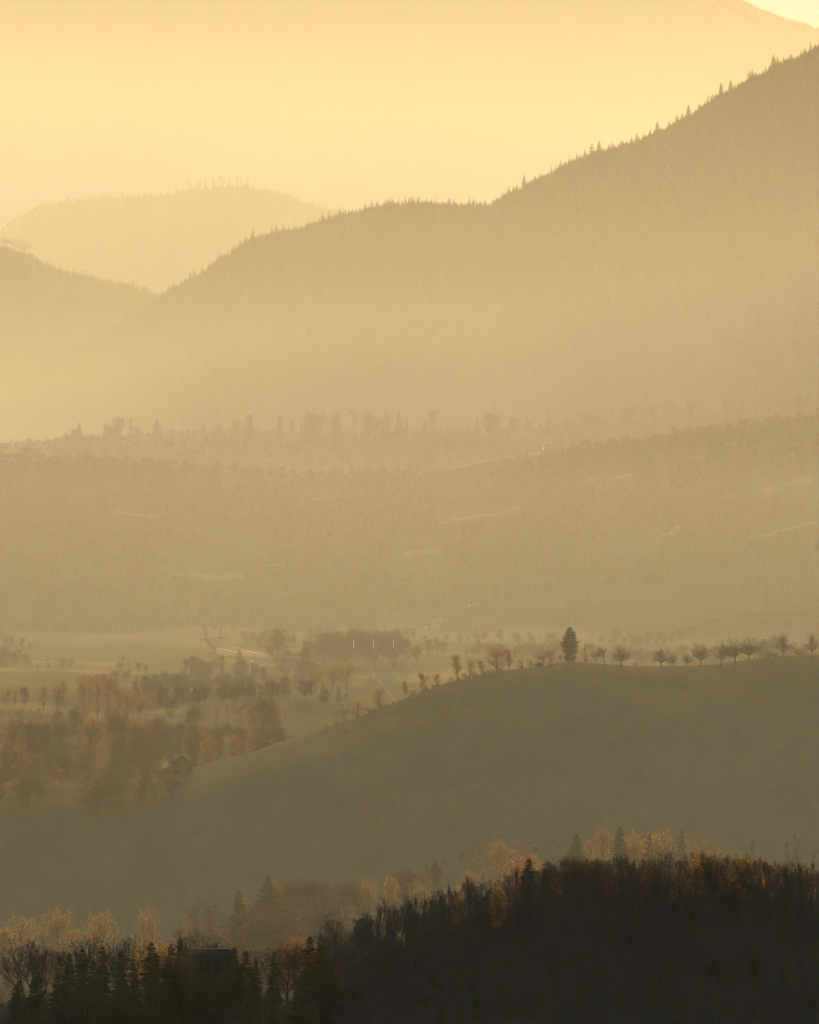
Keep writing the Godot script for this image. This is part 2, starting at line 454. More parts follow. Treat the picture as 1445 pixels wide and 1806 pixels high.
func tree_shapes() -> void:
	V.spruce = []
	for i in 4: V.spruce.append(spruce(38, 9, [2.1, 1.8, 2.5, 2.2][i], 0.0, true, [0.05, 0.08, 0.04, 0.06][i]))
	V.slim_spruce = [spruce(34, 7, 1.15, 0.0, true, 0.05), spruce(32, 7, 1.0, 0.0, true, 0.06)]
	V.lone_spruce = [spruce(44, 10, 2.7, 0.42, true, 0.12)]
	V.far_spruce = []
	for i in 4: V.far_spruce.append(spruce(12, 9, [2.1, 1.7, 2.4, 1.6][i], 0.0, false, 0.06))
	var bare := {trunk = 5.6, radius = 0.16, depth = 4, kids = [6, 4, 3, 3], shrink = [0.62, 0.62, 0.62, 0.6], spread = 0.75, up = 0.45, bend = 0.18, low = 0.35, thin = 0.034, twigs = 6, leaves = 0}
	V.bare = []
	for i in 4:
		var o := bare.duplicate()
		o.spread = [0.7, 0.95, 0.6, 0.85][i]
		V.bare.append(broadleaf(o))
	V.upright = []                                   # saplings and ash poles with steep twigs
	for i in 4:
		var o := bare.duplicate()
		o.trunk = 7.0
		o.radius = 0.11
		o.depth = 3
		o.kids = [8, 4, 3]
		o.shrink = [0.42, 0.55, 0.6]
		o.spread = [0.34, 0.45, 0.3, 0.4][i]
		o.low = 0.08
		o.up = 0.8
		V.upright.append(broadleaf(o))
	V.pollard = []
	for i in 4:
		var o := bare.duplicate()
		o.trunk = [2.6, 3.0, 2.3, 2.8][i]
		o.radius = 0.34
		o.depth = 3
		o.kids = [3, 4, 4]
		o.shrink = [0.8, 0.68, 0.62]
		o.spread = 0.6
		o.up = 0.25
		o.head = 18
		o.low = 0.8
		o.thin = 0.03
		o.twigs = 4
		V.pollard.append(broadleaf(o))
	V.scrub = []                                     # many-stemmed thicket
	for i in 3:
		var o := bare.duplicate()
		o.trunk = 1.2
		o.radius = 0.25
		o.depth = 3
		o.kids = [3, 4, 4]
		o.shrink = [1.6, 0.7, 0.6]
		o.spread = 1.0
		o.up = 0.35
		o.head = 12
		o.low = 0.3
		o.thin = 0.035
		o.twigs = 4
		V.scrub.append(broadleaf(o))
	var gold := [Color(0.14, 0.085, 0.032), Color(0.17, 0.10, 0.035), Color(0.10, 0.06, 0.027)]
	var rust := [Color(0.14, 0.07, 0.030), Color(0.175, 0.085, 0.033), Color(0.09, 0.05, 0.027)]
	var ochre := [Color(0.12, 0.088, 0.03), Color(0.15, 0.105, 0.034), Color(0.08, 0.062, 0.026)]
	var brown := [Color(0.042, 0.034, 0.023), Color(0.052, 0.038, 0.024), Color(0.034, 0.031, 0.022)]
	var birch := {trunk = 7.4, radius = 0.13, depth = 3, ovate = 1, kids = [18, 4, 3], shrink = [0.34, 0.6, 0.6], spread = 0.7, up = 0.6, bend = 0.14, low = 0.12, thin = 0.022, twigs = 3, leaves = 7, cloud = 0.40, size = 0.12}
	for kind in [["gold", gold, 10], ["rust", rust, 8], ["ochre", ochre, 10], ["thin_rust", rust, 2], ["brown", brown, 9]]:
		V[kind[0]] = []
		for i in 4:
			var o := birch.duplicate()
			o.colors = kind[1]
			o.leaves = kind[2]
			o.spread = [0.7, 0.9, 0.5, 0.8][i]
			o.shrink = [[0.34, 0.42, 0.28, 0.38][i], 0.6, 0.6]
			o.trunk = [7.4, 6.6, 8.0, 7.0][i]
			V[kind[0]].append(broadleaf(o))
	V.round = []                                     # broad leafy crown
	for i in 3:
		var o := birch.duplicate()
		o.colors = brown
		o.trunk = 6.0
		o.kids = [16, 4, 3]
		o.shrink = [0.5, 0.62, 0.6]
		o.cloud = 0.6
		o.leaves = 12
		o.spread = 0.8
		o.size = 0.15
		V.round.append(broadleaf(o))
	V.bush = []
	for i in 3:
		var o := birch.duplicate()
		o.colors = [gold, rust, ochre][i]
		o.trunk = 1.5
		o.head = 9
		o.kids = [3, 3, 3]
		o.shrink = [1.6, 0.8, 0.7]
		o.cloud = 1.0
		o.leaves = 6
		o.size = 0.4
		V.bush.append(broadleaf(o))

func look(o: MeshInstance3D, kind: String, crown: bool) -> void:
	var leafed: bool = kind in ["gold", "rust", "ochre", "thin_rust", "brown", "round", "bush"]
	if not crown:
		o.material_override = M.birch_bark if kind in ["gold", "ochre"] else M.bark
	elif leafed:
		o.set_surface_override_material(0, M.twig)
		o.set_surface_override_material(1, M.gold if kind in ["gold", "ochre", "bush", "rust", "thin_rust"] else M.dull)
	else:
		o.material_override = M.far_needle if kind == "far_spruce" else (M.needle if kind.ends_with("spruce") else M.twig)

const CALLED := {spruce = ["spruce_tree", "spruce tree"], slim_spruce = ["spruce_tree", "spruce tree"], lone_spruce = ["spruce_tree", "spruce tree"], far_spruce = ["spruce_tree", "spruce tree"], bare = ["bare_tree", "bare tree"], upright = ["sapling", "sapling"], pollard = ["pollard_tree", "pollard tree"], scrub = ["thicket_bush", "bush"],
	gold = ["birch_tree", "birch tree"], rust = ["rust_tree", "autumn tree"], thin_rust = ["rust_tree", "autumn tree"], ochre = ["birch_tree", "birch tree"], brown = ["leafy_tree", "leafy tree"], round = ["broad_tree", "broad tree"], bush = ["autumn_bush", "bush"]}

# a tree of a kind whose base stands on the ground at column px and depth d and whose top reaches row py
func tree(kind: String, px: float, py: float, d: float, label: String, group := "", wide := 1.0, pick := -1) -> Node3D:
	var x := (px - 722.5) * K * d
	var y := top(x, d)
	var tall := slope_to(py) * d - y
	return tree_at(kind, Vector3(x, y, -d), clampf(tall, 2.0, 34.0), label, group, wide, pick)

func tree_at(kind: String, at: Vector3, tall: float, label: String, group := "", wide := 1.0, pick := -1) -> Node3D:
	var list: Array = V[kind]
	var v: Array = list[(rng.randi() if pick < 0 else pick) % list.size()]
	var o := Node3D.new()
	put(o, CALLED[kind][0])
	tag(o, label, CALLED[kind][1], group)
	o.position = at - Vector3(0, 0.15, 0)
	o.rotation = Vector3(0, R(0, TAU), 0)
	if not kind.ends_with("spruce"): o.rotation.z = R(-0.09, 0.09)
	var k: float = tall / 10.0 * (v[2] if v.size() > 2 else 1.0)
	o.scale = Vector3(k * wide, k, k * wide)
	if kind == "far_spruce":
		var both := shape("crown", v[1], null, o)
		look(both, kind, true)
		return o
	look(shape("trunk", v[0], null, o), kind, false)
	look(shape("crown", v[1], null, o), kind, true)
	return o

# what stands near column px: the last mark at or before it
func by(px: float, marks: Array) -> String:
	var said: String = marks[0][1]
	for m in marks:
		if px >= m[0]: said = m[1]
	return said

const RIDGE := [[0, "beside the twin spruces"], [640, "between the brown bushy tree and the gold birches"], [715, "below the small round gold tree"], [850, "below the great gold crown"], [938, "just past the big blunt spruce"], [1045, "in front of the tallest hazy spruce"], [1150, "below the sparkling birch and slim spruce"], [1250, "around the rust orange tree"], [1330, "below the tall thin hazy poles"]]
const SKYLINE := [[-100, "where it sinks behind the small hill"], [300, "along its low rising flank"], [520, "along its rounded hump"], [700, "along the level stretch before the dip"], [865, "on the ragged climb after the dip"], [1060, "around its middle rise"], [1213, "above the sharp tall spike"], [1362, "at the top near the yellow sky"]]
const HAZY := [[-100, "below the gold trees at the hill's end"], [150, "under the lone gold teardrop birch"], [300, "around the hazy bare crowns"], [440, "around the tall gold-edged spruce"], [600, "around the two gold birches"], [740, "under the great gold crown"]]
const BELT := [[-100, "above the houses on the brow"], [250, "where the mountain's flank meets it"], [550, "under the dip of the skyline"], [850, "beside the huge dim crown"], [1100, "above the upper lit field"]]
const VALLEY := [[-100, "behind the lit field's end"], [130, "under the valley's highest group"], [270, "behind the barn's roof"], [370, "among the slender poplars"]]
const HEDGE := [[-100, "by the lit grass strip"], [140, "across from the barn"], [250, "close to the barn's lean-to"]]

const MASSED := [[-100, "under the two corner spruces"], [90, "under the close row"], [250, "under the broad cone"], [330, "before the long-roofed house"], [420, "in the dip after the house"], [520, "under the twin spires"]]
const FAR := [[0, "low end"], [300, "tall middle"], [440, "falling end"]]

# many trees nobody could count: one object
func wood(called: String, label: String, kind: String, spots: Array) -> void:
	if spots.is_empty(): return
	var list: Array = V[kind]
	for n in list.size():
		var mine := []
		for i in spots.size():
			if i % list.size() == n: mine.append(spots[i])
		if mine.is_empty(): continue
		var mm := MultiMesh.new()
		mm.transform_format = MultiMesh.TRANSFORM_3D
		mm.mesh = list[n][1]
		mm.instance_count = mine.size()
		for i in mine.size():
			var s: Array = mine[i]
			var k: float = s[1] / 10.0 * (list[n][2] if list[n].size() > 2 else 1.0)
			mm.set_instance_transform(i, Transform3D(Basis(Vector3.UP, R(0, TAU)).scaled(Vector3(k * s[2], k, k * s[2])), s[0]))
		var o := MultiMeshInstance3D.new()
		o.multimesh = mm
		if mm.mesh.get_surface_count() > 1:
			var leafed: Mesh = mm.mesh.duplicate()
			leafed.surface_set_material(0, M.twig)
			leafed.surface_set_material(1, M.gold if kind in ["gold", "ochre", "bush", "rust", "thin_rust"] else M.dull)
			mm.mesh = leafed
		else:
			o.material_override = M.far_needle if kind == "far_spruce" else (M.needle if kind.ends_with("spruce") else M.twig)
		put(o, called)
		tag(o, label, "forest", "", "stuff")

# ------------------------------------------------------------------ buildings
func house(px: float, d: float, w: float, l: float, h: float, turn: float, label: String, shiny := false) -> Node3D:
	var x := (px - 722.5) * K * d
	var o := Node3D.new()
	put(o, "house")
	tag(o, label, "house", "houses scattered over the hazy slopes")
	o.position = Vector3(x, top(x, d) - 0.6, -d)
	o.rotation.y = turn
	var st := begin()
	box(st, Vector3(-w / 2, 0, -l / 2), Vector3(w / 2, h, l / 2))
	for s in [-1.0, 1.0]:
		tri(st, Vector3(-w / 2, h, s * l / 2), Vector3(0, h + w * 0.36, s * l / 2), Vector3(w / 2, h, s * l / 2))
	shape("wall", done(st), M.wall, o)
	st = begin()
	for s in [-1.0, 1.0]:
		var e := Vector3(s * (w / 2 + 0.5), h - 0.36, 0)
		var r := Vector3(0, h + w * 0.36 + 0.02, 0)
		var z := Vector3(0, 0, l / 2 + 0.5)
		slab(st, e - z * s, e + z * s, r + z * s, r - z * s, -0.22)
	shape("roof", done(st), M.roof, o)
	st = begin()
	box(st, Vector3(w * 0.14, h + w * 0.1, l * 0.12), Vector3(w * 0.14 + 0.7, h + w * 0.36 + 1.1, l * 0.12 + 0.7))
	shape("chimney", done(st), M.brick, o)
	for i in 3:
		st = begin()
		var zc := (i - 1) * l * 0.28
		box(st, Vector3(w / 2 + 0.003, h * 0.42, zc - 0.6), Vector3(w / 2 + 0.06, h * 0.42 + 1.4, zc + 0.6))
		shape("window", done(st), M.glass, o)
	for i in 2:
		st = begin()
		var xc := (i - 0.5) * w * 0.45
		box(st, Vector3(xc - 0.6, h * 0.42, l / 2 + 0.003), Vector3(xc + 0.6, h * 0.42 + 1.4, l / 2 + 0.06))
		shape("window", done(st), M.glass, o)
	if shiny:
		st = begin()
		slab(st, Vector3(-w / 2 - 1.8, h * 0.66, -l * 0.2), Vector3(-w / 2 - 1.8, h * 0.66, l * 0.2), Vector3(-w / 2 - 0.01, h * 0.70, l * 0.2), Vector3(-w / 2 - 0.01, h * 0.70, -l * 0.2), 0.08)
		for s in [-1.0, 1.0]: box(st, Vector3(-w / 2 - 1.75, 0, s * l * 0.18 - 0.1), Vector3(-w / 2 - 1.55, h * 0.65, s * l * 0.18 + 0.1))
		shape("tin_porch_roof", done(st), M.tin, o)
	return o

func buildings() -> void:
	# the barn on the shoulder of the meadow hill
	var d := 2396.0
	var x := (319 - 722.5) * K * d
	var o := Node3D.new()
	put(o, "barn")
	tag(o, "dark timber barn with steep gable roof and lean-to on the meadow hill's low shoulder", "barn")
	o.position = Vector3(x, top(x, d) - 0.5, -d)
	o.rotation.y = 0.25
	var w := 10.5
	var l := 12.0
	var h := 5.2
	var st := begin()
	box(st, Vector3(-w / 2, 0, -l / 2), Vector3(w / 2, h, l / 2))
	for s in [-1.0, 1.0]: tri(st, Vector3(-w / 2, h, s * l / 2), Vector3(0, h + 4.6, s * l / 2), Vector3(w / 2, h, s * l / 2))
	shape("wall", done(st), M.timber, o)
	st = begin()
	for s in [-1.0, 1.0]:
		var e := Vector3(s * (w / 2 + 0.8), h - 0.7, 0)
		var r := Vector3(0, h + 4.65, 0)
		var z := Vector3(0, 0, l / 2 + 0.6)
		slab(st, e - z * s, e + z * s, r + z * s, r - z * s, -0.25)
	shape("roof", done(st), M.dark_roof, o)
	st = begin()
	box(st, Vector3(-1.6, 0.3, l / 2 + 0.004), Vector3(1.6, 3.6, l / 2 + 0.1))
	shape("door", done(st), M.bark, o)
	st = begin()
	slab(st, Vector3(-w / 2 - 5.0, 2.2, -l * 0.45), Vector3(-w / 2 - 5.0, 2.2, l * 0.45), Vector3(-w / 2 - 0.02, 4.2, l * 0.45), Vector3(-w / 2 - 0.02, 4.2, -l * 0.45), 0.15)
	box(st, Vector3(-w / 2 - 4.7, 0, -l * 0.42), Vector3(-w / 2 - 0.02, 2.15, l * 0.42))
	shape("lean_to", done(st), M.timber, o)
	# the house whose long dark roof shows between the spruces of the wooded hill
	d = 1002.0
	x = (372 - 722.5) * K * d
	o = Node3D.new()
	put(o, "house")
	tag(o, "house with long dark hipped roof and pale ridge among the spruces", "house")
	var eave := slope_to(1708) * d
	var ridge := slope_to(1673) * d
	var base := top(x, d) - 0.8
	o.position = Vector3(x, base, -d)
	st = begin()
	box(st, Vector3(-6.6, 0, -4), Vector3(6.6, eave - base, 4))
	shape("wall", done(st), M.timber, o)
	var y0 := eave - base - 0.3
	var y1 := ridge - base
	st = begin()
	var a := [Vector3(-7.2, y0, 4.8), Vector3(7.2, y0, 4.8), Vector3(7.2, y0, -4.8), Vector3(-7.2, y0, -4.8), Vector3(-4.2, y1, 0), Vector3(4.2, y1, 0)]
	quad(st, a[0], a[4], a[5], a[1])
	quad(st, a[2], a[5], a[4], a[3])
	tri(st, a[1], a[5], a[2])
	tri(st, a[3], a[4], a[0])
	quad(st, a[0], a[1], a[2], a[3])
	shape("roof", done(st), M.dark_roof, o)
	st = begin()
	tube(st, a[4], a[5], 0.10, 0.10, 6)
	shape("ridge_cap", done(st), M.pale, o)
	st = begin()
	box(st, Vector3(1.4, y1 - 1.2, -0.9), Vector3(2.1, y1 + 0.9, -0.2))
	shape("chimney", done(st), M.brick, o)
	# houses far across the valley
	house(8, 4830, 11, 15, 5, 1.4, "house by the lit field edge at the end of the lower slope's brow")
	house(32, 4860, 9, 13, 5, 1.5, "house with pale wall just beside another on the slope's brow")
	house(104, 4835, 8, 10, 4, 0.3, "small house alone on the brow with a sunlit tin porch", true)
	house(967, 4900, 9, 11, 5, 0.1, "house with a glinting tin porch above the bright sloping field", true)
	house(1037, 4600, 8, 11, 4.5, 0.2, "small house beside the short lit field below the brow")
	house(1291, 4680, 8, 10, 4.5, 0.1, "house glinting near the golden tree on the far slope", true)
	house(486, 4370, 12, 16, 5, 1.45, "long house above the power line pylon on the hazy slope")
	house(741, 4420, 11, 14, 5, 1.3, "broad pale house low on the hazy slope above the valley trees")
	house(764, 4150, 11, 14, 5, 0.2, "glinting house in the farthest row of valley trees", true)
	house(776, 4170, 9, 12, 4.5, 0.1, "smaller house touching the glinting one among the valley trees", true)
	house(838, 4190, 9, 12, 4.5, 0.2, "house standing apart beyond the valley trees, behind the lone spruce's slope", true)
	for i in 3:
		house([1160, 1182, 1192][i], 4330 + 20 * i, 9, 11, 4.5, 0.15 * i, ["end house of the hamlet above the pollard row", "middle house of the hamlet above the pollard row, tin porch glinting", "house of the hamlet nearest the lit field above the pollard row"][i], i == 1)

# ------------------------------------------------------------------ power line
func pylon(px: float, d: float, label: String, turn: float) -> Dictionary:
	var x := (px - 722.5) * K * d
	var y := top(x, d) - 0.5
	var arm := slope_to(1127) * d - y             # height of the beam
	var gap := 35.3 * K * d                        # phase spacing
	var o := Node3D.new()
	put(o, "pylon")
	tag(o, label, "pylon", "pylons of the power line across the valley")
	o.position = Vector3(x, y, -d)
	o.rotation.y = turn
	var waist := Vector3(0, arm * 0.48, 0)
	var leg := begin()
	var brace := begin()
	for sx in [-1.0, 1.0]:
		for sz in [-1.0, 1.0]:
			var foot := Vector3(sx * 4.0, 0, sz * 4.0)
			var hip := waist + Vector3(sx * 1.0, 0, sz * 1.0)
			tube(leg, foot, hip, 0.26, 0.2, 4)
			for k in 4:
				var p := foot.lerp(hip, k / 4.0)
				var q := foot.lerp(hip, (k + 1) / 4.0)
				tube(brace, p, Vector3(-q.x, q.y, q.z), 0.1, 0.1, 3)
				tube(brace, p, Vector3(q.x, q.y, -q.z), 0.1, 0.1, 3)
	shape("legs", done(leg), M.steel, o)
	shape("bracing", done(brace), M.steel, o)
	for sx in [-1.0, 1.0]:                        # the two arms of the fork, each up to an earth wire peak
		var st := begin()
		for sz in [-1.0, 1.0]:
			var p := waist + Vector3(sx * 0.9, 0, sz * 0.9)
			var q := Vector3(sx * gap * 0.62, arm, sz * 0.8)
			tube(st, p, q, 0.22, 0.2, 4)
			tube(st, waist + Vector3(-sx * 0.6, 0.2, sz * 0.9), Vector3(sx * gap * 0.44, arm, sz * 0.8), 0.2, 0.18, 4)
			for k in 5:
				tube(st, p.lerp(q, k / 5.0), Vector3(p.lerp(q, (k + 1) / 5.0).x - sx * 1.4 * k / 5.0, p.lerp(q, (k + 1) / 5.0).y, -sz * 0.8), 0.09, 0.09, 3)
			tube(st, q, Vector3(sx * gap * 0.57, arm + 10.5, 0), 0.2, 0.12, 4)
			tube(st, Vector3(sx * gap * 0.44, arm, sz * 0.8), Vector3(sx * gap * 0.57, arm + 10.5, 0), 0.18, 0.1, 4)
		shape("fork_arm", done(st), M.steel, o)
	var b := begin()
	for sz in [-0.8, 0.8]:
		for yy in [0.0, 1.3]:
			tube(b, Vector3(-gap * 1.08, arm + yy * 0.5, sz * 0.4), Vector3(0, arm + yy, sz), 0.18, 0.18, 4)
			tube(b, Vector3(0, arm + yy, sz), Vector3(gap * 1.08, arm + yy * 0.5, sz * 0.4), 0.18, 0.18, 4)
	for k in 14:
		var xa := lerpf(-gap, gap, k / 14.0)
		var xb := lerpf(-gap, gap, (k + 1) / 14.0)
		tube(b, Vector3(xa, arm + (0.0 if k % 2 else 0.9), 0.5), Vector3(xb, arm + (0.9 if k % 2 else 0.0), -0.5), 0.09, 0.09, 3)
	shape("beam", done(b), M.steel, o)
	var ends := []
	for i in 3:
		var st := begin()
		var xx := (i - 1) * gap
		for k in 12:
			var yy := arm - 0.6 - k * 0.5
			tube(st, Vector3(xx, yy, 0), Vector3(xx, yy - 0.22, 0), 0.10, 0.24, 8)
			tube(st, Vector3(xx, yy - 0.22, 0), Vector3(xx, yy - 0.30, 0), 0.24, 0.10, 8)
			tube(st, Vector3(xx, yy - 0.30, 0), Vector3(xx, yy - 0.52, 0), 0.10, 0.10, 4)
		tube(st, Vector3(xx, arm, 0), Vector3(xx, arm - 0.6, 0), 0.08, 0.08, 4)
		shape("insulator", done(st), M.porcelain if px > 500.0 else M.steel, o)
		ends.append(o.transform * Vector3(xx, arm - 6.6, 0))
	return {ends = ends, peaks = [o.transform * Vector3(-gap * 0.57, arm + 10.5, 0), o.transform * Vector3(gap * 0.57, arm + 10.5, 0)]}

func cable(a: Vector3, b: Vector3, sag: float, r: float, label: String, group: String) -> void:
	var st := begin()
	var n := 28
	var last := a
	for i in range(1, n + 1):
		var t := i / float(n)
		var p := a.lerp(b, t) - Vector3(0, 4.0 * sag * t * (1.0 - t), 0)
		tube(st, last, p, r, r, 5)
		last = p
	st.set_smooth_group(0)
	tag(shape("power_cable", done(st), M.dull_wire if r == 0.045 else M.wire), label, "power cable", group)

func power_line() -> void:
	var a := pylon(376, 3560, "forked lattice pylon with two tall peaks behind the valley trees", 0.9)
	var b := pylon(659, 3250, "forked lattice pylon with three glinting insulators before the dark valley trees", 0.12)
	var order := ["first", "middle", "last"]
	for i in 3:
		cable(a.ends[i], b.ends[i], 8.0 + i, 0.05, "%s of three sagging conductors strung between the two pylons" % order[i], "conductors between the pylons")
		var end: Vector3 = b.ends[i] + Vector3(112 + 8 * i, -62 + i, 620)
		cable(b.ends[i], end, 9.0, 0.045, "%s of three conductors running from the glinting insulators down behind the meadow hill" % order[i], "conductors running behind the meadow hill")
	for i in 2:
		cable(a.peaks[i], b.peaks[i], 6.0, 0.04, "thin earth wire strung from the %s peak of the forked pylon" % ["outer", "inner"][i], "earth wires between the pylons")
	# a slim pole with a bright cap in the valley
	var d := 3240.0
	var x := (444 - 722.5) * K * d
	var o := Node3D.new()
	put(o, "utility_mast")
	tag(o, "slim dark mast with a bright cap rising from the golden valley trees", "mast")
	o.position = Vector3(x, top(x, d) - 0.5, -d)
	var tall := slope_to(1167) * d - o.position.y
	var st := begin()
	tube(st, Vector3.ZERO, Vector3(0, tall, 0), 0.9, 0.55, 10)
	shape("shaft", done(st), M.timber, o)
	st = begin()
	tube(st, Vector3(0, tall, 0), Vector3(0, tall + 0.9, 0), 1.0, 1.0, 12)
	tube(st, Vector3(0, tall + 0.9, 0), Vector3(0, tall + 1.3, 0), 1.0, 0.05, 12)
	shape("cap", done(st), M.tin, o)

# ------------------------------------------------------------------ the dark wooded hill
func near_forest() -> void:
	var s := "dark spruce "
	for t in [[28, 1712, 930, 1.0, s + "low at the corner of the wooded hill, broad skirt"], [65, 1711, 945, 0.8, s + "narrow and low beside the corner spruce of the wooded hill"],
			[103, 1684, 980, 0.85, s + "first of the close row on the wooded hill's low end"], [119, 1679, 990, 0.9, s + "second of the close row, touching the first"], [143, 1671, 985, 1.0, s + "with ragged spire below a round bare tree"],
			[178, 1667, 990, 1.15, s + "thick and blunt-topped before a round bare tree"], [210, 1674, 985, 0.95, s + "with open stepped branches between two bare crowns"], [161, 1690, 975, 0.8, s + "short one wedged between two taller spruces"],
			[233, 1688, 980, 0.8, s + "short one before the gold dome tree's outer edge"], [265, 1659, 985, 1.25, s + "broad cone with a gold dome tree behind its top"], [300, 1664, 985, 1.0, s + "leaning close to a taller slim spruce by the house"],
			[316, 1653, 990, 0.85, s + "slim and tall just before the long dark roof"], [412, 1668, 985, 0.9, s + "standing at the far end of the long dark roof"], [432, 1674, 985, 1.0, s + "beyond the long dark roof, second from its end"],
			[450, 1688, 985, 0.9, s + "small one in the dip of the wooded hill"], [482, 1675, 985, 0.8, s + "narrow spike on the rise after the dip"], [546, 1648, 990, 1.0, s + "denser of the twin spires beside the forked bare tree"],
			[565, 1644, 992, 0.9, s + "open-branched one of the twin spires beside the forked bare tree"], [934, 1512, 985, 1.2, s + "big blunt one standing alone on the ridge among bare saplings"], [372, 1695, 975, 0.9, s + "growing close in front of the long dark roof"], [392, 1690, 972, 0.9, s + "growing in front of the roof's far half"], [357, 1688, 978, 0.8, s + "slim one in front of the roof's near half"], [345, 1702, 970, 0.9, s + "low one in front of the roof's near corner"]]:
		tree("spruce", t[0], t[1], t[2], t[4], "", t[3])
	for i in 26:
		var px := R(-40, 560)
		tree("spruce", px, lut([[0, 1725], [120, 1710], [300, 1700], [450, 1712], [560, 1690]], px) + R(0, 45), R(930, 970), "dark spruce buried in the shaded mass " + by(px, MASSED), "massed spruces " + by(px, MASSED), R(0.8, 1.2))
	# bare crowns behind the spruces
	for t in [[28, 1664, 1045, 1.2, "wide bare crown at the low end of the wooded hill, outermost"], [55, 1652, 1030, 1.3, "tallest bare crown above the two corner spruces"], [80, 1656, 1035, 1.1, "bare crown beside the tallest one, facing the gap before the spruce row"],
			[138, 1654, 1030, 1.25, "loose bare crown behind the ragged spruce spire"], [178, 1643, 1035, 1.4, "round bare crown behind the thick blunt spruce"], [216, 1649, 1035, 1.1, "fan-shaped bare crown behind the stepped spruce"], [234, 1648, 1035, 1.1, "fan-shaped bare crown next to the gold dome tree"],
			[336, 1645, 1030, 1.1, "bare crown over the near end of the long dark roof"], [352, 1641, 1032, 1.1, "tallest bare crown over the long dark roof"], [367, 1648, 1030, 1.0, "bare crown over the middle of the long dark roof"], [388, 1664, 1025, 1.0, "low bare crown over the far end of the long dark roof"],
			[595, 1616, 1000, 1.3, "forked open bare tree standing above the saplings near the twin spruces"], [462, 1676, 1010, 1.3, "round bare shrub-like tree in the dip of the wooded hill"], [1178, 1500, 1005, 1.0, "open bare tree with crooked limbs on the golden ridge top"], [1098, 1498, 1015, 0.8, "bare tree with dense dark head on the ridge among golden saplings"]]:
		tree("bare", t[0], t[1], t[2], t[4], "", t[3])
	for t in [[270, 1654, 1020, 1.3, "gold", "gold dome tree behind the broad spruce cone"], [522, 1655, 1015, 1.2, "rust", "small orange tree glowing behind the twin spruces"], [505, 1665, 1000, 1.4, "brown", "rounded olive tree before the small orange tree"], [300, 1672, 1010, 1.2, "ochre", "dull gold tree between the broad cone and the house spruces"],
			[335, 1682, 980, 0.9, "brown", "olive brown tree before the wall of the long-roofed house"], [640, 1618, 1002, 1.3, "brown", "brown bushy tree at the start of the sapling slope"], [880, 1560, 975, 0.9, "ochre", "short gold sapling on the slope below the big blunt spruce"], [815, 1578, 985, 1.1, "ochre", "small gold sapling low on the sapling slope"],
			[908, 1520, 1000, 1.0, "thin_rust", "rusty thin tree leaning to the big blunt spruce"], [965, 1530, 985, 1.2, "brown", "dark rounded tree just past the big blunt spruce"], [1003, 1510, 990, 1.5, "brown", "dark rounded tree topping the ridge past the big blunt spruce"], [1018, 1505, 1000, 0.7, "thin_rust", "slender rusty tree on the dark rounded one's far flank"]]:
		tree(t[4], t[0], t[1], t[2], t[5], "", t[3])
	var line := [[560, 1672], [620, 1640], [650, 1618], [690, 1596], [720, 1580], [770, 1572], [850, 1556], [920, 1540], [960, 1526], [1000, 1518], [1100, 1522], [1200, 1514], [1260, 1508], [1320, 1510], [1380, 1524], [1445, 1524], [1520, 1515]]
	for i in 270:
		var px := 575.0 + 880.0 * (i + R(-0.5, 0.5)) / 270.0
		tree("upright", px, lut(line, px) + R(-8, 22) - (R(4, 14) if i % 11 == 0 else 0.0), R(972, 1014), "thin bare sapling on the dark ridge " + by(px, RIDGE), "saplings " + by(px, RIDGE), R(0.6, 1.0))
	for i in 32:
		var px := 1000.0 + 460.0 * (i + R(-0.5, 0.5)) / 32.0
		var kind: String = ["thin_rust", "ochre", "ochre", "brown"][i % 4] if px > 1180 else ["thin_rust", "brown", "brown"][i % 3]
		tree(kind, px, lut(line, px) + R(-10, 14), R(980, 1004), "small autumn tree on the dark ridge " + by(px, RIDGE), "autumn trees " + by(px, RIDGE), R(0.8, 1.3))
	for t in [[1240, 1506, "rust", "rust orange tree rising in the ridge beside dark saplings"], [1332, 1512, "ochre", "yellow-green tree on the ridge before the tall thin poles"], [1376, 1526, "ochre", "yellow bushy tree at the ridge's far dip"], [1262, 1514, "thin_rust", "speckled rusty tree beside the rust orange one"], [1400, 1522, "ochre", "yellow tree with upright twigs past the yellow bushy tree"]]:
		tree(t[2], t[0], t[1], 1000, t[3], "", 1.3)
	# the dark mass on the slope towards the viewer
	var h: Dictionary = hills.wooded_hill
	var pools := [[], [], []]
	for i in 6300:
		var px := R(-1000, 2450)
		var d := 985.0 - 330.0 * pow(rng.randf(), 0.8)
		var x := (px - 722.5) * K * d
		var k := rng.randi() % 10
		var pool := 0 if k < 6 and px < 600 else (1 if k < 8 else 2)
		pools[pool].append([Vector3(x, ground(h, x, d) - 0.2, -d), R(7, 12) if px > 620 else R(8, 15), R(0.9, 1.4)])
	for i in 2150:                                  # crowded right under the ridge
		var px := R(540, 2200)
		var d := R(925, 990)
		var x := (px - 722.5) * K * d
		pools[1 + i % 5 / 4].append([Vector3(x, ground(h, x, d) - 0.2, -d), R(4, 8), R(1.0, 1.7)])
	for i in 500:                                   # and down its far side
		var x := R(-190, 190)
		var d := R(1030, 1280)
		pools[1].append([Vector3(x, ground(h, x, d) - 0.2, -d), R(6, 10), R(0.9, 1.4)])
	wood("spruce_forest", "dark spruces massed on the shaded face of the wooded hill", "spruce", pools[0])
	wood("sapling_forest", "bare saplings massed on the shaded face of the wooded hill", "upright", pools[1])
	wood("bare_forest", "bare trees massed on the shaded face of the wooded hill", "bare", pools[2])

